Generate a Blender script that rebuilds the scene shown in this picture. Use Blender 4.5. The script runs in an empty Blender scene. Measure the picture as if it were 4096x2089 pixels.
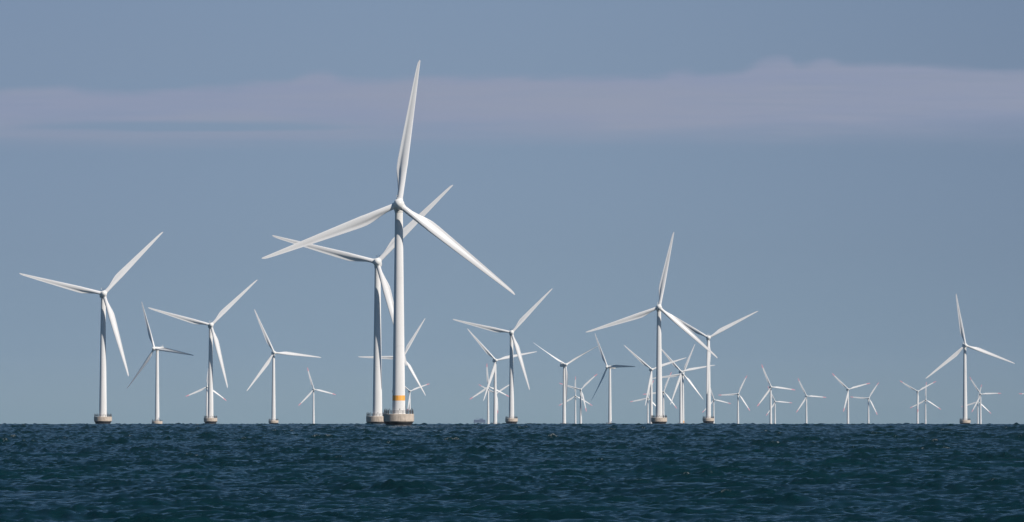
import bpy, math, random
import numpy as np
from mathutils import Matrix, Vector

R_ = math.radians
scene = bpy.context.scene
col = scene.collection

# ------------------------------------------------------------------ camera, sky, sun, exposure
CAM_H = 5.0            # eye height above the sea
DH = 1965.0            # distance to the sea horizon
DIP = 2 * CAM_H / DH   # dip of the sea horizon
cam_data = bpy.data.cameras.new('camera')
cam_data.sensor_width = 36.0
cam_data.lens = 166.1133
cam_data.clip_start = 1.0
cam_data.clip_end = 60000.0
cam = bpy.data.objects.new('camera', cam_data)
col.objects.link(cam)
cam.location = (0, 0, CAM_H)
cam.rotation_euler = (R_(90 + 1.68116), 0, 0)
scene.camera = cam

SUN_ELEV, SUN_AZ = R_(37), R_(127)      # azimuth clockwise from +Y
sun_dir = Vector((math.sin(SUN_AZ) * math.cos(SUN_ELEV), math.cos(SUN_AZ) * math.cos(SUN_ELEV), math.sin(SUN_ELEV)))
sd = bpy.data.lights.new('sun', 'SUN')
sd.energy = 4.9
sd.angle = R_(0.53)
sd.color = (1.0, 0.95, 0.89)
sun = bpy.data.objects.new('sun', sd)
col.objects.link(sun)
sun.rotation_euler = sun_dir.to_track_quat('Z', 'Y').to_euler()

scene.view_settings.view_transform = 'Standard'
scene.view_settings.look = 'None'
scene.view_settings.exposure = 0.0
scene.view_settings.gamma = 1.0


def nd(nt, kind, **kw):
    n = nt.nodes.new(kind)
    for k, v in kw.items():
        setattr(n, k, v)
    return n


def mth(nt, op, a, b=None, c=None, clamp=False):
    n = nt.nodes.new('ShaderNodeMath')
    n.operation = op
    n.use_clamp = clamp
    for i, v in enumerate((a, b, c)):
        if v is None:
            continue
        if isinstance(v, (int, float)):
            n.inputs[i].default_value = v
        else:
            nt.links.new(v, n.inputs[i])
    return n.outputs[0]


def smooth(nt, v, lo, hi, a=0.0, b=1.0):
    n = nt.nodes.new('ShaderNodeMapRange')
    n.interpolation_type = 'SMOOTHSTEP'
    for i, q in enumerate((v, lo, hi, a, b)):
        if isinstance(q, (int, float)):
            n.inputs[i].default_value = q
        else:
            nt.links.new(q, n.inputs[i])
    return n.outputs[0]


def mixc(nt, f, a, b, mode='MIX'):
    n = nt.nodes.new('ShaderNodeMix')
    n.data_type = 'RGBA'
    n.blend_type = mode
    for s, v in ((n.inputs[0], f), (n.inputs[6], a), (n.inputs[7], b)):
        if isinstance(v, (int, float)):
            s.default_value = v
        elif isinstance(v, tuple):
            s.default_value = v if len(v) == 4 else (*v, 1)
        else:
            nt.links.new(v, s)
    return n.outputs[2]


def build_world():
    w = bpy.data.worlds.new('World')
    scene.world = w
    w.use_nodes = True
    nt = w.node_tree
    nt.nodes.clear()
    out = nd(nt, 'ShaderNodeOutputWorld')
    bg = nd(nt, 'ShaderNodeBackground')
    nt.links.new(bg.outputs[0], out.inputs[0])
    sky = nd(nt, 'ShaderNodeTexSky', sky_type='NISHITA')
    sky.sun_disc = False
    sky.sun_elevation = SUN_ELEV
    sky.sun_rotation = SUN_AZ
    sky.altitude = 0
    sky.air_density = 1.0
    sky.dust_density = 0.0
    sky.ozone_density = 1.5
    bg.inputs['Strength'].default_value = SKY_STRENGTH
    tc = nd(nt, 'ShaderNodeTexCoord')
    sep = nd(nt, 'ShaderNodeSeparateXYZ')
    nt.links.new(tc.outputs['Generated'], sep.inputs[0])
    x, y, z = sep.outputs
    el = mth(nt, 'ARCSINE', z)
    az = mth(nt, 'ARCTAN2', x, y)
    # muted air: scale the clear-sky colours by elevation
    ramp = nd(nt, 'ShaderNodeValToRGB')
    rm = nd(nt, 'ShaderNodeMapRange')
    nt.links.new(el, rm.inputs[0])
    rm.inputs[1].default_value = -0.01
    rm.inputs[2].default_value = 0.5
    nt.links.new(rm.outputs[0], ramp.inputs[0])
    els = ramp.color_ramp.elements
    for i, (e, cc) in enumerate(SKY_TINT):
        p = (e + 0.01) / 0.51
        q = els[i] if i < 2 else els.new(p)
        q.position = p
        q.color = (*cc, 1)
    tint = mixc(nt, 1.0, ramp.outputs[0], mixc(nt, smooth(nt, az, 0.0, 0.16), mixc(nt, smooth(nt, az, -0.13, -0.01), (0.90, 0.90, 0.915), (0.985, 0.985, 0.985)), (0.86, 0.87, 0.90)), 'MULTIPLY')
    c = mixc(nt, 1.0, sky.outputs[0], tint, 'MULTIPLY')
    # thin stratus bank lying low over the horizon: outline by azimuth, ragged by noise
    pts = [(0, 353), (230, 343), (440, 358), (700, 345), (1000, 326), (1150, 309), (1280, 281), (1400, 305), (1600, 297),
           (1900, 291), (2350, 293), (2640, 292), (2720, 270), (2830, 284), (2960, 272), (3100, 219), (3150, 219),
           (3200, 243), (3300, 222), (3380, 246), (3500, 253), (3700, 253), (3850, 265), (4096, 273)]
    fc = nd(nt, 'ShaderNodeFloatCurve')
    cu = fc.mapping.curves[0]
    A0, A1 = -0.16, 0.16
    E0, E1 = 0.05, 0.09
    def conv(u, v):
        a = math.atan((u - 2048) / 18900.0)
        e = (1695.5 - v) / 18900.0 - DIP
        return ((a - A0) / (A1 - A0), (e - E0) / (E1 - E0))
    cp = [(0.0, 0.40)] + [conv(u, v) for u, v in pts] + [(1.0, 0.55)]
    cu.points[0].location = cp[0]
    cu.points[1].location = cp[-1]
    for p in cp[1:-1]:
        cu.points.new(*p)
    fc.mapping.update()
    mp = nd(nt, 'ShaderNodeMapRange')
    nt.links.new(az, mp.inputs[0])
    mp.inputs[1].default_value = A0
    mp.inputs[2].default_value = A1
    nt.links.new(mp.outputs[0], fc.inputs['Value'])
    top = mth(nt, 'MULTIPLY_ADD', fc.outputs[0], E1 - E0, E0)
    comb = nd(nt, 'ShaderNodeCombineXYZ')
    nt.links.new(az, comb.inputs[0])
    nt.links.new(el, comb.inputs[1])
    def noise(sx, sy, detail, rough=0.55, off=0.0):
        m = nd(nt, 'ShaderNodeMapping')
        nt.links.new(comb.outputs[0], m.inputs[0])
        m.inputs['Scale'].default_value = (sx, sy, 1)
        m.inputs['Location'].default_value = (off, off * 1.7, off * .3)
        n = nd(nt, 'ShaderNodeTexNoise')
        n.inputs['Scale'].default_value = 1.0
        n.inputs['Detail'].default_value = detail
        n.inputs['Roughness'].default_value = rough
        nt.links.new(m.outputs[0], n.inputs['Vector'])
        return n.outputs['Fac']
    n1 = noise(70, 320, 5)
    n2 = noise(14, 130, 4, off=3.1)
    n3 = noise(18, 420, 5, off=7.7)
    n4 = noise(26, 700, 6, 0.6, off=12.3)
    e1 = mth(nt, 'MULTIPLY_ADD', mth(nt, 'SUBTRACT', n1, 0.5), 0.0030, el)
    d = mth(nt, 'SUBTRACT', top, e1)                      # depth below the top edge
    m_top = smooth(nt, d, -0.0004, 0.0024)
    e2 = mth(nt, 'MULTIPLY_ADD', mth(nt, 'SUBTRACT', n2, 0.5), 0.007, el)
    m_bot = smooth(nt, e2, 0.0515, 0.0615)
    dens = mth(nt, 'MULTIPLY', m_top, m_bot)
    dens = mth(nt, 'MULTIPLY', dens, smooth(nt, n2, 0.2, 0.75, 0.92, 1.1))
    # a second, fainter sheet below the main bank with a flat foot and torn gaps
    foot = smooth(nt, mth(nt, 'MULTIPLY_ADD', mth(nt, 'SUBTRACT', n3, 0.5), 0.0015, el), 0.0540, 0.0556)
    fade_foot = smooth(nt, az, -0.06, 0.05, 1.0, 0.55)
    sheet = mth(nt, 'MULTIPLY', mth(nt, 'MULTIPLY', foot, m_top), mth(nt, 'MULTIPLY', fade_foot, 0.6))
    # lens-shaped gap in the left of the sheet
    gx = mth(nt, 'DIVIDE', mth(nt, 'ADD', az, 0.068), 0.036)
    gy = mth(nt, 'DIVIDE', mth(nt, 'SUBTRACT', mth(nt, 'MULTIPLY_ADD', mth(nt, 'SUBTRACT', n3, 0.5), 0.002, el), 0.0577), 0.00125)
    gap = smooth(nt, mth(nt, 'ADD', mth(nt, 'MULTIPLY', gx, gx), mth(nt, 'MULTIPLY', gy, gy)), 0.2, 1.5, 1.0, 0.0)
    dens = mth(nt, 'MAXIMUM', dens, sheet)
    dens = mth(nt, 'MULTIPLY', dens, mth(nt, 'SUBTRACT', 1.0, mth(nt, 'MULTIPLY', gap, 0.95)), clamp=True)
    dens = mth(nt, 'MULTIPLY', dens, smooth(nt, n4, 0.32, 0.62, 0.86, 1.04), clamp=True)
    warm = smooth(nt, n2, 0.35, 0.7)
    cc = mixc(nt, warm, CLOUD_A, CLOUD_B)
    c = mixc(nt, dens, c, cc)
    nt.links.new(c, bg.inputs[0])


SKY_STRENGTH = 0.10
SKY_UP = (.33, .54, .62)
SKY_TINT = [(-0.0039, (.230, .378, .718)), (0.50, SKY_UP), (0.0105, (.235, .358, .695)), (0.0316, (.270, .354, .620)),
            (0.0528, (.320, .376, .592)), (0.0718, (.378, .409, .582)), (0.0834, (.405, .428, .584)), (0.16, (.36, .47, .59))]
CLOUD_A = (2.64, 3.09, 4.36)
CLOUD_B = (2.86, 3.22, 4.28)
build_world()


# ------------------------------------------------------------------ materials
def new_mat(name):
    m = bpy.data.materials.new(name)
    m.use_nodes = True
    nt = m.node_tree
    return m, nt, nt.nodes['Principled BSDF']


def obj_noise(nt, scale, detail=4, rough=0.6, vec=(1, 1, 1), coord='Object'):
    tc = nd(nt, 'ShaderNodeTexCoord')
    mp = nd(nt, 'ShaderNodeMapping')
    mp.inputs['Scale'].default_value = vec
    nt.links.new(tc.outputs[coord], mp.inputs[0])
    n = nd(nt, 'ShaderNodeTexNoise')
    n.inputs['Scale'].default_value = scale
    n.inputs['Detail'].default_value = detail
    n.inputs['Roughness'].default_value = rough
    nt.links.new(mp.outputs[0], n.inputs['Vector'])
    return n.outputs['Fac']


def paint(name, a, b, scale, vec=(1, 1, 1), rough=0.38, lo=0.35, hi=0.7):
    m, nt, bs = new_mat(name)
    f = smooth(nt, obj_noise(nt, scale, vec=vec), lo, hi)
    nt.links.new(mixc(nt, f, a, b), bs.inputs['Base Color'])
    bs.inputs['Roughness'].default_value = rough
    bs.inputs['Diffuse Roughness'].default_value = 1.0
    return m


M_TOWER = paint('tower paint', (0.86, 0.84, 0.815), (0.81, 0.79, 0.76), 0.6, (1, 1, .12), 0.42)
M_BLADE = paint('blade gelcoat', (0.86, 0.845, 0.825), (0.82, 0.80, 0.78), 0.25, (1, 1, .3), 0.33)
M_NACELLE = paint('nacelle paint', (0.85, 0.835, 0.80), (0.80, 0.78, 0.74), 0.5, (1, 1, 1), 0.42)
M_TIP = paint('haze-paled red paint', (0.82, 0.40, 0.46), (0.78, 0.44, 0.48), 0.5)  # red tips, colour paled to pink to stand for distance haze
M_STEEL = paint('dark galvanised steel', (0.06, 0.06, 0.07), (0.10, 0.09, 0.09), 3.0, rough=0.55)
M_GREYS = paint('grey weathered steel', (0.14, 0.19, 0.29), (0.11, 0.155, 0.24), 0.15, rough=0.6)
M_LAMP = paint('lamp housing', (0.7, 0.68, 0.6), (0.6, 0.58, 0.5), 2.0)


def concrete():
    m, nt, bs = new_mat('weathered concrete')
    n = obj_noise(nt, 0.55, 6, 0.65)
    c = mixc(nt, smooth(nt, n, 0.3, 0.72), (0.59, 0.49, 0.395), (0.44, 0.365, 0.295))
    st = obj_noise(nt, 1.4, 4, 0.6, (1, 1, .18))
    c = mixc(nt, smooth(nt, st, 0.52, 0.75, 0, .7), c, (0.24, 0.18, 0.14))
    # waterline weed and wet band, ragged upper edge, chamfer's shade painted in
    tc = nd(nt, 'ShaderNodeTexCoord')
    sp = nd(nt, 'ShaderNodeSeparateXYZ')
    nt.links.new(tc.outputs['Object'], sp.inputs[0])
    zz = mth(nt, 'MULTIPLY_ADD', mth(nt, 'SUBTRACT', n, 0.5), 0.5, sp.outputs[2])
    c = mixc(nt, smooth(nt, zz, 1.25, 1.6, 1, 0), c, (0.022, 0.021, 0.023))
    nt.links.new(c, bs.inputs['Base Color'])
    bs.inputs['Roughness'].default_value = 0.85
    return m


def band_mat():
    m, nt, bs = new_mat('yellow marking paint')
    tc = nd(nt, 'ShaderNodeTexCoord')
    sp = nd(nt, 'ShaderNodeSeparateXYZ')
    nt.links.new(tc.outputs['Object'], sp.inputs[0])
    a = mth(nt, 'ARCTAN2', sp.outputs[0], sp.outputs[1])
    s = mth(nt, 'SINE', mth(nt, 'MULTIPLY', a, 26.0))
    f = smooth(nt, s, 0.55, 0.85)
    n = obj_noise(nt, 1.5, 3, .5, (1, 1, .1))
    base = mixc(nt, n, (0.92, 0.34, 0.008), (0.90, 0.42, 0.02))
    nt.links.new(mixc(nt, mth(nt, 'MULTIPLY', f, 0.45), base, (0.80, 0.74, 0.62)), bs.inputs['Base Color'])
    bs.inputs['Roughness'].default_value = 0.45
    return m


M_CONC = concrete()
M_BAND = band_mat()


# ------------------------------------------------------------------ mesh helpers
class MB:
    """collects verts and faces for ONE mesh"""
    def __init__(self):
        self.v, self.f = [], []

    def add(self, vs, fs):
        o = len(self.v)
        self.v += [tuple(p) for p in vs]
        self.f += [tuple(i + o for i in q) for q in fs]

    def lathe(self, prof, n=48, axis='z', centre=(0, 0, 0), a0=0.0, a1=2 * math.pi):
        """revolve (radius, height) pairs; zero radius closes the end"""
        full = abs(a1 - a0 - 2 * math.pi) < 1e-6
        m = n if full else n + 1
        vs, fs = [], []
        for r, h in prof:
            for k in range(m):
                a = a0 + (a1 - a0) * k / n
                p = (r * math.cos(a), r * math.sin(a), h)
                if axis == 'y':
                    p = (p[0], p[2], -p[1])
                vs.append((p[0] + centre[0], p[1] + centre[1], p[2] + centre[2]))
        for i in range(len(prof) - 1):
            for k in range(n):
                k2 = (k + 1) % m
                fs.append((i * m + k, i * m + k2, (i + 1) * m + k2, (i + 1) * m + k))
        self.add(vs, fs)

    def tube(self, pts, r, n=8):
        vs, fs = [], []
        pts = [Vector(p) for p in pts]
        for i, p in enumerate(pts):
            t = (pts[min(i + 1, len(pts) - 1)] - pts[max(i - 1, 0)]).normalized()
            u = t.cross(Vector((0, 0, 1)) if abs(t.z) < .9 else Vector((1, 0, 0))).normalized()
            w = t.cross(u)
            for k in range(n):
                a = 2 * math.pi * k / n
                vs.append(p + u * (r * math.cos(a)) + w * (r * math.sin(a)))
        for i in range(len(pts) - 1):
            for k in range(n):
                k2 = (k + 1) % n
                fs.append((i * n + k, i * n + k2, (i + 1) * n + k2, (i + 1) * n + k))
        fs.append(tuple(range(n)))
        fs.append(tuple((len(pts) - 1) * n + k for k in reversed(range(n))))
        self.add(vs, fs)

    def box(self, c, s, bev=0.0):
        x, y, z = (q / 2 for q in s)
        b = min(bev, x, y, z)
        # chamfered in plan and at the top edge
        ring = lambda dx, dy, h: [(c[0] + px, c[1] + py, c[2] + h) for px, py in
                                  ((-dx + b, -dy), (dx - b, -dy), (dx, -dy + b), (dx, dy - b), (dx - b, dy), (-dx + b, dy), (-dx, dy - b), (-dx, -dy + b))] if b else \
            [(c[0] + px, c[1] + py, c[2] + h) for px, py in ((-dx, -dy), (dx, -dy), (dx, dy), (-dx, dy))]
        rings = [ring(x, y, -z), ring(x, y, z - b)] + ([ring(x - b, y - b, z)] if b else [])
        if not b:
            rings = [ring(x, y, -z), ring(x, y, z)]
        n = len(rings[0])
        vs = [p for r in rings for p in r]
        fs = []
        for i in range(len(rings) - 1):
            for k in range(n):
                k2 = (k + 1) % n
                fs.append((i * n + k, i * n + k2, (i + 1) * n + k2, (i + 1) * n + k))
        fs.append(tuple(reversed(range(n))))
        fs.append(tuple((len(rings) - 1) * n + k for k in range(n)))
        self.add(vs, fs)

    def mesh(self, name, mat, smooth_deg=35):
        me = bpy.data.meshes.new(name)
        me.from_pydata(self.v, [], self.f)
        me.validate()
        import bmesh
        bm = bmesh.new()
        bm.from_mesh(me)
        bmesh.ops.remove_doubles(bm, verts=bm.verts, dist=1e-5)
        bmesh.ops.recalc_face_normals(bm, faces=bm.faces)
        bm.to_mesh(me)
        bm.free()
        me.materials.append(mat)
        if smooth_deg:
            me.shade_smooth()
            me.set_sharp_from_angle(angle=R_(smooth_deg))
        return me


def link(name, data, parent=None, loc=(0, 0, 0)):
    o = bpy.data.objects.new(name, data)
    col.objects.link(o)
    o.parent = parent
    o.location = loc
    return o


def tag(o, label=None, cat=None, group=None, kind=None):
    for k, v in (('label', label), ('category', cat), ('group', group), ('kind', kind)):
        if v:
            o[k] = v


# ------------------------------------------------------------------ sea: one sheet, curving away to the horizon
SEA_K = 1.7e-7


def sea_level(r):
    r = np.asarray(r, dtype=float)
    return np.where(r < DH, -r * r * CAM_H / DH ** 2, CAM_H - DIP * r - SEA_K * (r - DH) ** 2) - 0.38


def water_mat():
    m, nt, bs = new_mat('sea water')
    geo = nd(nt, 'ShaderNodeNewGeometry')
    def wnoise(sx, sy, detail, rough=0.55):
        mp = nd(nt, 'ShaderNodeMapping')
        mp.inputs['Scale'].default_value = (sx, sy, 0.5)
        nt.links.new(geo.outputs['Position'], mp.inputs[0])
        n = nd(nt, 'ShaderNodeTexNoise')
        n.inputs['Scale'].default_value = 1.0
        n.inputs['Detail'].default_value = detail
        n.inputs['Roughness'].default_value = rough
        nt.links.new(mp.outputs[0], n.inputs['Vector'])
        return n.outputs['Fac']
    rip = wnoise(2.0, 3.6, 5, 0.62)
    bump = nd(nt, 'ShaderNodeBump')
    bump.inputs['Strength'].default_value = 1.0
    bump.inputs['Distance'].default_value = RIPPLE
    nt.links.new(rip, bump.inputs['Height'])
    nt.links.new(bump.outputs[0], bs.inputs['Normal'])
    big = wnoise(0.012, 0.02, 3)
    c = mixc(nt, smooth(nt, big, 0.35, 0.7), WATER_A, WATER_B)
    at = nd(nt, 'ShaderNodeAttribute')
    at.attribute_name = 'foam'
    fn = wnoise(3.5, 5.0, 6, 0.75)
    foam = smooth(nt, mth(nt, 'MULTIPLY_ADD', mth(nt, 'SUBTRACT', fn, 0.5), 3.2, at.outputs['Fac']), 0.6, 1.3, 0, 0.30)
    c = mixc(nt, foam, c, (0.75, 0.74, 0.70))
    nt.links.new(c, bs.inputs['Base Color'])
    bs.inputs['IOR'].default_value = 1.333
    nt.links.new(mth(nt, 'MULTIPLY_ADD', foam, 0.5, 0.20), bs.inputs['Roughness'])
    return m


RIPPLE = 0.045
WATER_A = (0.003, 0.0185, 0.0235)
WATER_B = (0.003, 0.0215, 0.0265)


def build_sea():
    rng = np.random.default_rng(11)
    # rings: dense from 150 m to beyond the horizon, coarse elsewhere
    rr = [0.5, 8, 20, 40, 65, 90, 115, 135]
    r = 150.0
    while r < 2500:
        rr.append(r)
        r *= 1 + SEA_DR
    while r < 16000:
        rr.append(r)
        r *= 1.03
    rr.append(16000)
    rr = np.array(rr)
    fine = R_(9.0)
    wide = R_(20.0)
    th = np.concatenate([np.arange(-fine, fine, SEA_DA), np.linspace(fine, wide, 240, endpoint=False),
                         np.linspace(wide, 2 * math.pi - wide, 400, endpoint=False), np.linspace(2 * math.pi - wide, 2 * math.pi - fine, 240, endpoint=False)])
    nr, na = len(rr), len(th)
    dth = np.roll(th, -1) - th
    dth[-1] = 2 * math.pi - fine - th[-1]
    dr = np.gradient(rr)
    RR, TH = np.meshgrid(rr, th, indexing='ij')
    X = (RR * np.sin(TH)).astype(np.float32)
    Y = (RR * np.cos(TH)).astype(np.float32)
    Z = np.repeat(sea_level(rr)[:, None], na, 1).astype(np.float32)
    # mesh spacing, used to leave out waves the mesh cannot carry
    is_fine = np.where(np.arange(na) < np.sum(th < fine - 1e-9), 1, 0)
    sp_a = RR * dth[None, :]
    sp = np.maximum(sp_a, np.where((rr > 140) & (rr < 2500), 0.0, dr)[:, None]).astype(np.float32)
    DX = np.zeros_like(X)
    DY = np.zeros_like(X)
    DZ = np.zeros_like(X)
    JAC = np.zeros_like(X)
    N = 130
    lam = np.exp(np.linspace(math.log(0.55), math.log(15.0), N) + rng.normal(0, .03, N))
    head = R_(18)                                        # waves run away from the viewer, a little to the right
    spread = np.where(lam > 1.5, 0.36, 0.55)
    ang = head + rng.normal(0, 1, N) * spread
    kk = 2 * np.pi / lam
    lp = 3.6
    S = np.exp(-1.1 * (lam / lp) ** 2.2)
    slope = WAVE_SLOPE * (S * 1.05 + 0.11) * np.where(lam < 1.5, 0.75, 1.0)
    amp = slope / kk * math.sqrt(2.0)
    amp *= math.sqrt(1.0 / N) * 3.2
    ph = rng.uniform(0, 2 * np.pi, N)
    # gusty patches: slow modulation of the short waves
    def slow(f, s):
        q = np.random.default_rng(s)
        o = np.zeros_like(X)
        for _ in range(6):
            a = q.uniform(0, 2 * np.pi)
            kq = f * q.uniform(.6, 1.7)
            o += np.sin(kq * (X * np.cos(a) + Y * np.sin(a)) + q.uniform(0, 6.3)).astype(np.float32)
        return o / 6
    g1 = 1 + 0.8 * slow(2 * np.pi / 22, 1)
    pk = slow(2 * np.pi / 13, 2) + 0.4 * slow(2 * np.pi / 50, 3)
    g2 = 0.65 + 2.0 * np.clip(pk, 0, 1)           # steep crests come in short groups
    JL = np.zeros_like(X)
    for i in range(N):
        cx, cy = math.sin(ang[i]), math.cos(ang[i])
        P = np.float32(kk[i]) * (np.float32(cx) * X + np.float32(cy) * Y) + np.float32(ph[i])
        fade = np.clip(lam[i] / np.maximum(sp, 1e-3) / 1.6 - 0.6, 0.0 if lam[i] < 1 else 0.45, 1).astype(np.float32)
        g = g1 if lam[i] < 1.3 else g2
        a = np.float32(amp[i]) * fade * g
        s_, c_ = np.sin(P), np.cos(P)
        DZ += a * c_
        DX -= a * s_ * np.float32(cx * 0.4)
        DY -= a * s_ * np.float32(cy * 0.4)
        JAC += a * np.float32(kk[i]) * c_
        if lam[i] > 1.3:
            JL += a * np.float32(kk[i]) * c_
    print('sea rms height', float(DZ[50:1500, 100:900].std()), 'jac std', float(JAC[50:1500, 100:900].std()), 'verts', nr * na)
    # whitecaps break on the steepest, highest crests only, in a few groups
    crest = JL / JL[50:1500, 100:900].std()
    hgt = DZ / DZ[50:1500, 100:900].std()
    lot = slow(2 * np.pi / 35, 47)
    foam = np.clip((crest - FOAM_C) * 0.9, 0, .85) * np.clip((hgt - FOAM_H) * 2, 0, 1) * np.clip((lot - .12) * 5, 0, 1)
    X += DX; Y += DY; Z += DZ
    co = np.stack([X, Y, Z], -1).reshape(-1, 3)
    centre = np.array([[0, 0, 0]], dtype=np.float32)
    co = np.concatenate([co, centre])
    i0 = (np.arange(nr - 1)[:, None] * na + np.arange(na)[None, :])
    j1 = (np.arange(na) + 1) % na
    i1 = (np.arange(nr - 1)[:, None] * na + j1[None, :])
    quads = np.stack([i0, i0 + na, i1 + na, i1], -1).reshape(-1, 4)
    tri = np.stack([np.full(na, nr * na), np.arange(na), j1], -1)
    nq, ntr = len(quads), len(tri)
    me = bpy.data.meshes.new('water')
    me.vertices.add(len(co))
    me.vertices.foreach_set('co', co.astype(np.float32).ravel())
    loops = np.concatenate([quads.ravel(), tri.ravel()]).astype(np.int32)
    me.loops.add(len(loops))
    me.loops.foreach_set('vertex_index', loops)
    me.polygons.add(nq + ntr)
    starts = np.concatenate([np.arange(nq) * 4, nq * 4 + np.arange(ntr) * 3]).astype(np.int32)
    me.polygons.foreach_set('loop_start', starts)
    me.update(calc_edges=True)
    a = me.attributes.new('foam', 'FLOAT', 'POINT')
    a.data.foreach_set('value', np.concatenate([foam.ravel(), [0]]).astype(np.float32))
    me.shade_smooth()
    me.materials.append(water_mat())
    o = link('water', me)
    # make sure the sheet faces up
    if me.polygons[0].normal.z < 0:
        me.flip_normals()
    tag(o, kind='structure')
    return o


SEA_DR = 0.0011
SEA_DA = 1.3 / 4725.0
WAVE_SLOPE = 0.20
FOAM_C, FOAM_H = 3.4, 2.3
build_sea()


# ------------------------------------------------------------------ wind turbines
def interp(x, tab):
    return float(np.interp(x, [t[0] for t in tab], [t[1] for t in tab]))


CHORD = [(.02, 1.85), (.06, 1.85), (.10, 1.95), (.15, 2.45), (.20, 3.05), (.245, 3.42), (.275, 3.5), (.31, 3.42), (.5, 2.72), (.65, 2.16),
         (.8, 1.58), (.92, 1.10), (.97, .84), (.99, .58), (1.0, .16)]
THICK = [(.02, 1.0), (.06, 1.0), (.10, .92), (.15, .68), (.20, .47), (.27, .35), (.4, .27), (.6, .21), (1.0, .16)]
TWIST = [(.0, 14), (.15, 13.5), (.27, 11), (.4, 7.5), (.6, 3.5), (.8, 1.2), (1.0, 0)]


def blade_mesh(name, R, r0, r1, mat, ns=46, k=1.0, chord=CHORD, close=True):
    """blade from r0 to r1 (fractions of R), axis +Z, leading edge +X, wind from -Y"""
    n = 32
    fr = np.linspace(0, 1, ns)
    fr = r0 + (r1 - r0) * fr
    if r1 >= 1:
        fr = np.concatenate([fr[:-1], [0.985, 0.993, 1.0]])
        fr = np.unique(np.round(fr, 5))
    m = MB()
    vs, fs = [], []
    for f in fr:
        c = interp(f, chord) * k
        t = interp(f, THICK)
        tw = R_(interp(f, TWIST))
        bl = min(1.0, max(0.0, (f - .06) / .19))
        bl = bl * bl * (3 - 2 * bl)
        le = (0.95 if f < .27 else float(np.interp(f, [.27, 1.0], [1.0, .22]))) * k
        if f > .975:
            le = min(le, .5 * interp(f, chord) * k + .0)
        for q in range(n):
            a = 2 * math.pi * q / n
            xc = .5 * (1 - math.cos(a))           # 0 at leading edge
            yt = 5 * t * (.2969 * math.sqrt(xc) - .126 * xc - .3516 * xc ** 2 + .2843 * xc ** 3 - .1036 * xc ** 4)
            cam_ = .035 * 4 * xc * (1 - xc) * (1 - .4 * xc)
            up = a < math.pi
            ya = cam_ + yt if up else cam_ - yt * .95 + .24 * t * math.exp(-((xc - .74) / .17) ** 2)
            yc = .5 * t * math.sin(a)
            yy = (ya * bl + yc * (1 - bl)) * c    # suction side +Y
            x = le - xc * c
            xr = x * math.cos(tw) + yy * math.sin(tw)
            yr = yy * math.cos(tw) - x * math.sin(tw)
            # slight pre-bend into the wind towards the tip
            vs.append((xr, yr - .6 * (max(0, f - .3) / .7) ** 2, f * R))
    for i in range(len(fr) - 1):
        for q in range(n):
            q2 = (q + 1) % n
            fs.append((i * n + q, i * n + q2, (i + 1) * n + q2, (i + 1) * n + q))
    fs.append(tuple(range(n)))
    fs.append(tuple((len(fr) - 1) * n + q for q in reversed(range(n))))
    m.add(vs, fs)
    return m.mesh(name, mat, 50)


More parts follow.
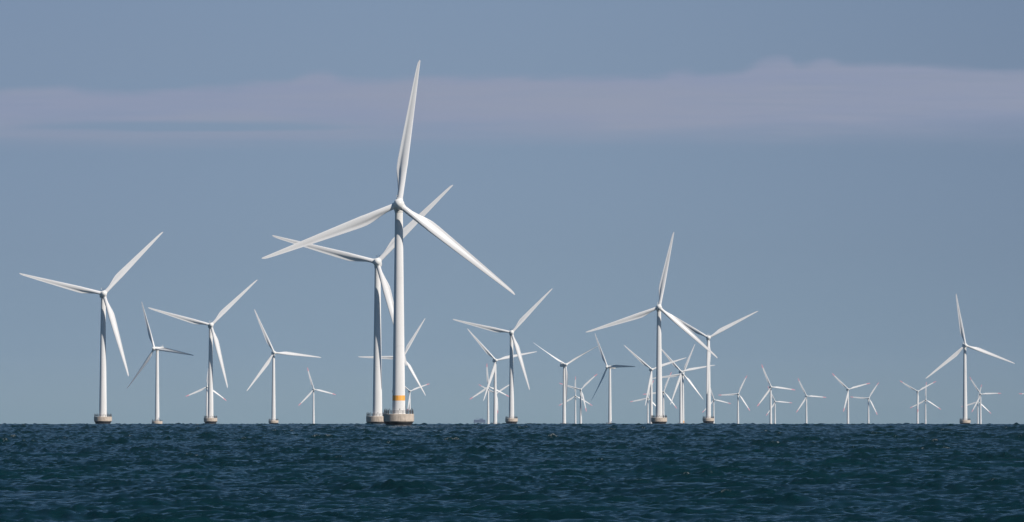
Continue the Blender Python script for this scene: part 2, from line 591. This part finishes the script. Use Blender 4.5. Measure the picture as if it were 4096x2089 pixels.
def build_prototypes():
    P = {}
    # --- white type: 46.5 m blades, hub at 70 m
    m = MB()
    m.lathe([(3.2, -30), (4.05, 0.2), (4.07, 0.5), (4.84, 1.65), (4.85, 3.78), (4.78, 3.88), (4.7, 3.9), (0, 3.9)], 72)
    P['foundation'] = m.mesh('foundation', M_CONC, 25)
    prof = [(2.12, 3.905), (2.12, 4.05), (2.06, 4.08)]
    for z0, z1 in ((4.08, 25.5), (25.5, 47.0), (47.0, 67.6)):
        ra, rb = (2.06 + (1.24 - 2.06) * ((zz - 4.08) / 63.5) ** 0.97 for zz in (max(z0, 4.081), z1))
        prof += [(ra, z0 + .05), (rb, z1 - .10), (rb + .035, z1 - .09), (rb + .035, z1 + .04)]
    prof += [(1.30, 67.75), (1.42, 67.8), (1.42, 68.3), (0, 68.3)]
    m = MB()
    m.lathe(prof, 64)
    P['tower'] = m.mesh('tower', M_TOWER, 25)
    # tower door with rim
    m = MB()
    m.lathe([(2.10, 4.9), (2.13, 4.95), (2.13, 7.1), (2.10, 7.15)], 6, a0=R_(-8), a1=R_(14))
    P['door'] = m.mesh('door', M_GREYS, 25)
    # railing
    m = MB()
    rad = 4.62
    for k in range(22):
        a = 2 * math.pi * k / 22 + .1
        m.tube([(rad * math.cos(a), rad * math.sin(a), 3.9), (rad * math.cos(a), rad * math.sin(a), 5.02)], .07, 6)
    for z in (4.3, 4.66, 5.0):
        ring = [(rad * math.cos(2 * math.pi * k / 66), rad * math.sin(2 * math.pi * k / 66), z) for k in range(67)]
        m.tube(ring, .045, 6)
    P['railing'] = m.mesh('railing', M_STEEL, 60)
    # gate arches over the boat landing ladder, left and right of the deck
    def arch(spots, h):
        m = MB()
        for x, y, lean in spots:
            m.tube([(x, y, 3.9), (x, y, 3.9 + h - .2), (x + .5 * lean * .35, y, 3.9 + h), (x + lean * .45, y, 3.9 + h - .05)], .115, 8)
        for z in (4.35, 4.8):
            m.tube([(x, y, z) for x, y, _ in spots], .055, 6)
        return m
    m = arch([(-4.5, -.6, .9), (-3.9, -2.3, .8), (-3.15, -3.2, 1.0)], 1.55)
    P['ladder_gate'] = m.mesh('ladder_gate', M_STEEL, 60)
    m = arch([(2.7, -3.6, .3), (3.75, -2.4, 1.1), (4.35, -1.0, -.9)], 1.6)
    m.tube([(2.25, -2.0, 3.9), (2.25, -2.0, 5.3), (2.2, -1.4, 6.3)], .05, 6)
    m.tube([(2.5, -2.0, 3.9), (2.5, -2.0, 5.6)], .05, 6)
    P['boat_davit'] = m.mesh('boat_davit', M_STEEL, 60)
    m = MB()
    m.tube([(.35, -4.4, 5.0), (.35, -4.4, 5.25)], .05, 6)
    m.lathe([(0, 5.25), (.13, 5.27), (.13, 5.5), (.06, 5.58), (0, 5.6)], 12, centre=(.35, -4.4, 0))
    P['lamp'] = m.mesh('deck_lamp', M_STEEL, 50)
    # nacelle: rounded box with a raised rear, axis tilted with the rotor
    m = MB()
    n = 36
    st = [(-2.6, .1, .0), (-2.59, 1.35, .0), (-2.2, 1.55, .0), (-.5, 1.68, .0), (3, 1.70, .02), (7.2, 1.62, .05), (8.3, 1.50, .06), (8.7, 1.2, .06), (8.72, .1, .06)]
    vs, fs = [], []
    for y, r, dz in st:
        for k in range(n):
            a = 2 * math.pi * k / n
            p = 2.0 if y < -1 else 2.8
            ca, sa = math.cos(a), math.sin(a)
            q = (abs(ca) ** p + abs(sa) ** p) ** (-1 / p)
            vs.append((r * q * ca, y, r * q * sa + dz))
    for i in range(len(st) - 1):
        for k in range(n):
            k2 = (k + 1) % n
            fs.append((i * n + k, i * n + k2, (i + 1) * n + k2, (i + 1) * n + k))
    fs.append(tuple(range(n)))
    fs.append(tuple((len(st) - 1) * n + k for k in reversed(range(n))))
    m.add(vs, fs)
    P['nacelle'] = m.mesh('nacelle', M_NACELLE, 40)
    m = MB()
    m.box((0, 6.2, 2.0), (2.3, 3.6, .8), .2)
    P['cooler'] = m.mesh('cooler', M_NACELLE, 30)
    m = MB()
    for x in (-.6, .6):
        m.tube([(x, 7.6, 2.3), (x, 7.6, 3.9)], .09, 8)
        m.lathe([(0, 3.85), (.2, 3.88), (.2, 4.1), (0, 4.15)], 10, centre=(x, 7.6, 0))
    m.tube([(-.6, 7.6, 3.3), (.6, 7.6, 3.3)], .06, 6)
    P['wind_mast'] = m.mesh('wind_mast', M_NACELLE, 40)
    # spinner with three blade collars
    m = MB()
    m.lathe([(0, -2.75), (.45, -2.68), (.85, -2.45), (1.2, -2.05), (1.5, -1.45), (1.70, -.7), (1.76, 0), (1.72, .8), (1.58, 1.5), (1.45, 1.62), (0, 1.62)], 40, 'y')
    for k in range(3):
        a = 2 * math.pi * k / 3
        M = Matrix.Rotation(a, 4, 'Y')
        q = MB()
        q.lathe([(1.10, .3), (1.10, 1.75), (1.06, 1.85), (1.0, 1.9), (0, 1.9)], 28)
        m.add([M @ Vector(p) for p in q.v], q.f)
    P['hub'] = m.mesh('hub', M_NACELLE, 40)
    P['blade'] = blade_mesh('blade', 46.5, .035, 1.0, M_BLADE)
    # --- red-tipped type: 38 m blades, hub at 64 m
    m = MB()
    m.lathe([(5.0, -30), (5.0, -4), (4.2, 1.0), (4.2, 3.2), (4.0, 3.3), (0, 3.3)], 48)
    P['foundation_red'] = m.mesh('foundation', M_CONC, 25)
    m = MB()
    m.lathe([(2.1, 3.305), (2.1, 3.5), (2.05, 3.52), (1.62, 33.0), (1.65, 33.02), (1.65, 33.15), (1.60, 33.17), (1.2, 61.9), (1.3, 62.0), (1.3, 62.5), (0, 62.5)], 40)
    P['tower_red'] = m.mesh('tower', M_TOWER, 25)
    m = MB()
    m.lathe([(0, -2.2), (.6, -2.1), (1.1, -1.7), (1.4, -1.0), (1.5, 0), (1.5, 1.2), (1.35, 1.4), (0, 1.4)], 28, 'y')
    for k in range(3):
        M = Matrix.Rotation(2 * math.pi * k / 3, 4, 'Y')
        q = MB()
        q.lathe([(.95, .3), (.95, 1.5), (.9, 1.6), (0, 1.6)], 20)
        m.add([M @ Vector(p) for p in q.v], q.f)
    P['hub_red'] = m.mesh('hub', M_NACELLE, 40)
    m = MB()
    m.box((0, 2.4, 0), (3.0, 9.4, 3.2), .5)
    P['nacelle_red'] = m.mesh('nacelle', M_NACELLE, 30)
    ch = [(f, c * (1.0 if f < .3 else 1.0 + .35 * min(1, (f - .3) / .5))) for f, c in CHORD]
    ch[-3:] = [(.97, 1.15), (.99, .9), (1.0, .5)]
    P['blade_red'] = blade_mesh('blade', 38.0, .04, .845, M_BLADE, 34, .88, ch)
    P['tip_red'] = blade_mesh('blade_tip', 38.0, .845, 1.0, M_TIP, 12, .98, ch)
    return P


P = build_prototypes()
TILT = Matrix.Rotation(R_(-5), 4, 'X')


def make_turbine(kind):
    white = kind == 'w'
    root = link('wind_turbine', None)
    root['category'] = 'wind turbine'
    zh, ov = (70.0, 4.3) if white else (64.0, 4.0)
    s = '' if white else '_red'
    f = link('foundation', P['foundation' + s], root)
    if white:
        link('railing', P['railing'], f)
        link('ladder_gate', P['ladder_gate'], f)
        link('boat_davit', P['boat_davit'], f)
        link('deck_lamp', P['lamp'], f)
    t = link('tower', P['tower' + s], root)
    if white:
        link('door', P['door'], t)
    hubM = Matrix.Translation((0, -ov, zh)) @ TILT
    nac = link('nacelle', P['nacelle' + s], root)
    nac.matrix_local = Matrix.Translation((0, 0, zh - (0.0 if white else .1))) @ TILT @ Matrix.Translation((0, 0, .35 * 0))
    if white:
        link('cooler', P['cooler'], nac)
        link('wind_mast', P['wind_mast'], nac)
    h = link('hub', P['hub' + s], root)
    h.matrix_local = hubM
    for k in range(3):
        b = link('blade', P['blade' + s], root)
        if not white:
            link('blade_tip', P['tip_red'], b)
    return root


def copy_tree(o, parent=None):
    c = o.copy()
    col.objects.link(c)
    c.parent = parent
    for ch in list(o.children):
        copy_tree(ch, c)
    return c


def pose(root, kind, x, y, z, yaw, phi, pitch, drop=0.0):
    zh, ov = (70.0, 4.3) if kind == 'w' else (64.0, 4.0)
    root.location = (x, y, z)
    root.rotation_euler = (0, 0, R_(yaw))
    hubM = Matrix.Translation((0, -ov, zh)) @ TILT
    k = 0
    for ch in root.children:
        if ch.name.startswith('blade'):
            a = Matrix.Rotation(R_(phi + 120 * k), 4, 'Y')
            ch.matrix_local = hubM @ a @ Matrix.Rotation(R_(-pitch), 4, 'Z')
            k += 1
        elif ch.name.startswith('hub'):
            ch.matrix_local = hubM @ Matrix.Rotation(R_(phi), 4, 'Y')
        elif ch.name.startswith('foundation') and drop:
            ch.location.z -= drop
        elif ch.name.startswith('tower') and drop:
            top, foot = (68.3, 3.9) if kind == 'w' else (62.5, 3.3)
            sc = (top - foot + drop) / (top - foot)
            ch.scale.z = sc
            ch.location.z = top * (1 - sc)


GW = 'white offshore wind turbines with plain blades'
GR = 'far wind turbines with red blade tips'
# kind, x, y, base z, yaw, rotor angle, blade pitch, foundation drop, label
TURBINES = [
    ('w', -35.8, 1494.1, -3.39, 1.4, 8.2, 4, 0, 'nearest and largest white turbine with a yellow band round its tower foot'),
    ('w', -57.8, 2030.4, -6.0, -0.4, 44.3, 4, 0, 'second largest white turbine, its rotor overlapping the nearest tower from behind'),
    ('w', -220.4, 2547.1, -8.06, 7.9, 43.6, 4, 0, 'tall white turbine on a round concrete base at far left of the view'),
    ('w', 88.3, 2839.0, -9.68, -0.8, 11.3, 4, 0, 'tallest white turbine in the right half, its lower right blade crossing another rotor'),
    ('w', -214.9, 3370.1, -11.91, 6.6, 45.6, 4, 0, 'white turbine on a concrete base with a small red-tipped turbine directly behind its tower'),
    ('w', -0.4, 3645.1, -13.32, 1.0, 42.9, 4, 0, 'mid-distance white turbine on a concrete base nearest the centre of the view'),
    ('w', 400.7, 4181.4, -16.99, 1.5, 110.6, 4, 0, 'tall white turbine on a concrete base near the right edge of the view'),
    ('w', 161.7, 3891.5, -14.1, -1.4, 61.8, 4, 0, 'white turbine on a concrete base behind the lower right blade of the tallest right-hand one'),
    ('w', -323.4, 4308.5, -18.48, -33.7, 98.1, -12, 0, 'white turbine turned to the left, nacelle mast showing, between the two tall left ones'),
    ('w', -233.0, 4619.2, -19.1, 8.9, 96.0, 4, 0, 'white turbine with one blade pointing level right, standing alone left of the largest pair'),
    ('w', -18.3, 5128.5, -22.38, 10.2, 78.3, 4, 2.8, 'white turbine, lower blade beside its tower, left of the mid-distance one at the centre'),
    ('w', -113.1, 4890.7, -20.81, 5.3, 30.2, 4, 0, 'white turbine wholly hidden behind the nearest tower but for three blades'),
    ('w', 58.2, 5271.9, -26.16, 24.3, 61.7, -60, 0, 'white turbine with thin edge-on blades in a wide V above its hub'),
    ('w', 115.7, 5584.8, -26.44, -45.2, 89.5, -26, 1.0, 'white turbine turned left with feathered dark blades and boxy nacelle showing, right of centre'),
    ('w', 174.2, 5912.9, -27.24, 7.3, 71.5, 4, 2.2, 'white turbine with its lower blade over its tower, just left of the tallest right-hand tower'),
    ('w', 223.1, 6248.9, -27.96, 6.9, 79.3, 4, 3.0, 'white turbine just right of the tallest right-hand tower, its lower blade slanting down left'),
    ('w', 243.5, 6735.8, -28.43, 3.9, 22.3, 4, 5.0, 'white turbine with an orange patch low on its tower, rotor overlapping its neighbour in front'),
    ('p', -331.1, 7886.3, -41.68, 10.4, 104.4, 4, 0, 'small red-tipped turbine standing alone just left of the largest pair'),
    ('p', -487.6, 7556.1, -38.41, 8.7, 6.5, 4, 0, 'small red-tipped turbine half hidden behind the second tall tower from the left'),
    ('p', -181.6, 8394.7, -43.88, 13.2, 69.8, 4, 0, 'small red-tipped turbine seen just right of the foot of the nearest tower'),
    ('p', -38.8, 7706.6, -37.52, 8.3, 116.9, 4, 0, 'small red-tipped turbine with one blade straight up, near the grey transformer platform'),
    ('p', -29.9, 8914.1, -47.44, 8.2, 57.5, 4, 0, 'small red-tipped turbine, tower hidden by a white tower, only blades showing near the centre'),
    ('p', 123.5, 9207.1, -51.66, 4.2, 0.9, 4, 0, 'smaller red-tipped turbine with one blade straight up beside the thin V-bladed turbine'),
    ('p', 114.6, 7882.6, -42.06, 3.2, 47.0, 4, 0, 'taller red-tipped turbine just right of the thin V-bladed turbine, a blade aimed at upper right'),
    ('p', 269.1, 8400.6, -44.72, 6.2, 23.1, 4, 0, 'small red-tipped turbine just right of and half behind the tallest right-hand tower'),
    ('p', 273.9, 9533.5, -55.41, 6.4, 18.5, 4, 0, 'small red-tipped turbine left of the tallest right-hand tower, a blade pointing level left'),
    ('p', 432.6, 10138.1, -59.06, 7.6, 103.9, 4, 0, 'small red-tipped turbine just right of the concrete-based turbine behind the tallest right-hand one'),
    ('p', 418.3, 8748.5, -48.07, 7.3, 26.8, 4, 0, 'small red-tipped turbine standing alone, one blade level left and one to upper right'),
    ('p', 400.0, 7308.3, -39.27, 8.9, 97.8, 4, 0, 'taller red-tipped turbine of an overlapping pair in the right third'),
    ('p', 579.4, 10416.3, -63.17, 8.8, 95.1, 4, 0, 'shorter red-tipped turbine half hidden behind the taller one of its pair'),
    ('p', 562.9, 9039.7, -52.07, 8.4, 94.6, 4, 0, 'red-tipped turbine standing alone, one blade level right, between two far pairs'),
    ('p', 552.8, 7777.9, -42.0, 8.9, 74.9, 4, 0, 'red-tipped turbine with lower blade beside its tower, left of a shorter level-bladed neighbour'),
    ('p', 718.7, 9531.1, -55.76, 5.7, 34.2, 4, 0, 'short red-tipped turbine with one blade pointing level left at its taller neighbour'),
    ('p', 728.8, 8494.4, -44.27, 3.1, 61.6, 4, 0, 'red-tipped turbine with two blades in a wide V and the third straight down its tower'),
    ('p', 873.1, 9980.6, -59.28, 3.0, 3.4, 4, 0, 'shorter red-tipped turbine with one blade straight up behind a V-shaped rotor'),
    ('p', 868.0, 8757.6, -48.77, 2.3, 88.2, 4, 0, 'red-tipped turbine just right of the tall right-edge tower, a blade pointing level right'),
    ('p', 997.8, 10126.7, -63.13, 2.4, 13.5, 4, 0, 'shortest red-tipped turbine, half behind another, just right of the tall right-edge tower'),
    ('p', 975.9, 8753.7, -45.95, 1.6, 27.4, 4, 0, 'turbine beyond the right edge of which only a red blade tip shows'),
]


def build_turbines():
    proto = {}
    roots = []
    for kind, x, y, z, yaw, phi, pt, drop, label in TURBINES:
        if kind not in proto:
            proto[kind] = make_turbine(kind)
            o = proto[kind]
        else:
            o = copy_tree(proto[kind])
        roots.append((o, kind, x, y, z, yaw, phi, pt, drop))
        tag(o, label, 'wind turbine', GW if kind == 'w' else GR)
    for r in roots:
        pose(*r)
    return [r[0] for r in roots]


turbines = build_turbines()


def tower_part(root, name, prof, a0=0.0, a1=2 * math.pi, n=64, mat=M_BAND):
    t = [c for c in root.children if c.name.startswith('tower')][0]
    m = MB()
    m.lathe(prof, n, a0=a0, a1=a1)
    return link(name, m.mesh(name, mat, 25), t)


def tr(z):
    return 2.06 + (1.24 - 2.06) * ((z - 4.08) / 63.5) ** 0.97


main = [t for t in turbines if 'yellow band' in t['label']][0]
tower_part(main, 'marking_band', [(tr(8.1), 8.1), (tr(8.1) + .012, 8.105), (tr(9.75) + .012, 9.745), (tr(9.75), 9.75)])
pm = [t for t in turbines if 'orange patch' in t['label']][0]
tower_part(pm, 'marking_panel', [(tr(5.6), 5.6), (tr(5.6) + .02, 5.61), (tr(8) + .02, 7.99), (tr(8), 8.0)], R_(-80), R_(-10), 12)
m = MB()
m.box((-2.03, -.5, 11.0), (.25, .3, .5), .06)
link('navigation_light', m.mesh('navigation_light', M_LAMP, 30), [c for c in main.children if c.name.startswith('tower')][0])


# ------------------------------------------------------------------ far transformer platform
def build_platform():
    D = 9000.0
    X = (1918 - 2048) / 18900.0 * D
    base = float(sea_level(math.hypot(X, D)))
    hor = CAM_H - DIP * D              # height of the sight line over the horizon there
    root = link('transformer_platform', None, None, (X, D, base))
    tag(root, 'faint boxy grey transformer platform on legs, low on the horizon', 'offshore platform')
    z0 = hor - base                    # lowest part in sight
    m = MB()
    for sx in (-9, -3, 3, 9):
        for sy in (-6, 6):
            m.tube([(sx, sy, -20), (sx, sy, z0 + 3)], .8, 10)
    for a, b in (((-9, -6), (-3, -6)), ((3, -6), (9, -6)), ((-3, -6), (3, -6))):
        m.tube([(*a, z0 - 6), (*b, z0 + 2)], .35, 8)
    link('leg_frame', m.mesh('leg_frame', M_GREYS, 40), root)
    m = MB()
    m.box((0, 0, z0 + 2.6), (24, 15, 1.2), .3)
    link('deck', m.mesh('deck', M_GREYS, 30), root)
    m = MB()
    m.box((.5, 0, z0 + 5.6), (22, 13, 4.8), .7)
    hs = link('housing', m.mesh('housing', M_GREYS, 30), root)
    m = MB()
    for k in range(6):
        m.box((-8 + k * 3.3, -6.55, z0 + 5.4), (1.4, .16, 2.2), .05)
    link('louvre_panel', m.mesh('louvre_panel', M_GREYS, 30), hs)
    m = MB()
    m.box((3.5, 0, z0 + 9.0), (7, 9, 2.0), .4)
    link('plant_room', m.mesh('plant_room', M_GREYS, 30), root)
    m = MB()
    m.tube([(-7, 0, z0 + 7.5), (-7, 0, z0 + 10.2), (-1, 0, z0 + 11.2)], .3, 8)
    link('crane', m.mesh('crane', M_GREYS, 40), root)
    m = MB()
    m.lathe([(0, z0 + 9.9), (.15, z0 + 9.95), (.1, z0 + 14.0), (0, z0 + 14.1)], 8, centre=(6, 0, 0))
    link('antenna', m.mesh('antenna', M_GREYS, 40), root)


build_platform()


# ------------------------------------------------------------------ haze over the sea
def build_haze():
    m = bpy.data.materials.new('sea haze')
    m.use_nodes = True
    nt = m.node_tree
    nt.nodes.clear()
    out = nd(nt, 'ShaderNodeOutputMaterial')
    v = nd(nt, 'ShaderNodeVolumePrincipled')
    v.inputs['Color'].default_value = (0.66, 0.83, 1.0, 1)
    v.inputs['Density'].default_value = HAZE
    v.inputs['Anisotropy'].default_value = 0.0
    nt.links.new(v.outputs[0], out.inputs['Volume'])
    b = MB()
    lo = float(sea_level(16000)) - 2.0
    hi = 135.0
    b.box((0, 0, (lo + hi) / 2), (33000, 33000, hi - lo))
    o = link('haze', b.mesh('haze', m, 0))
    tag(o, kind='stuff')


HAZE = 1.6e-5
build_haze()
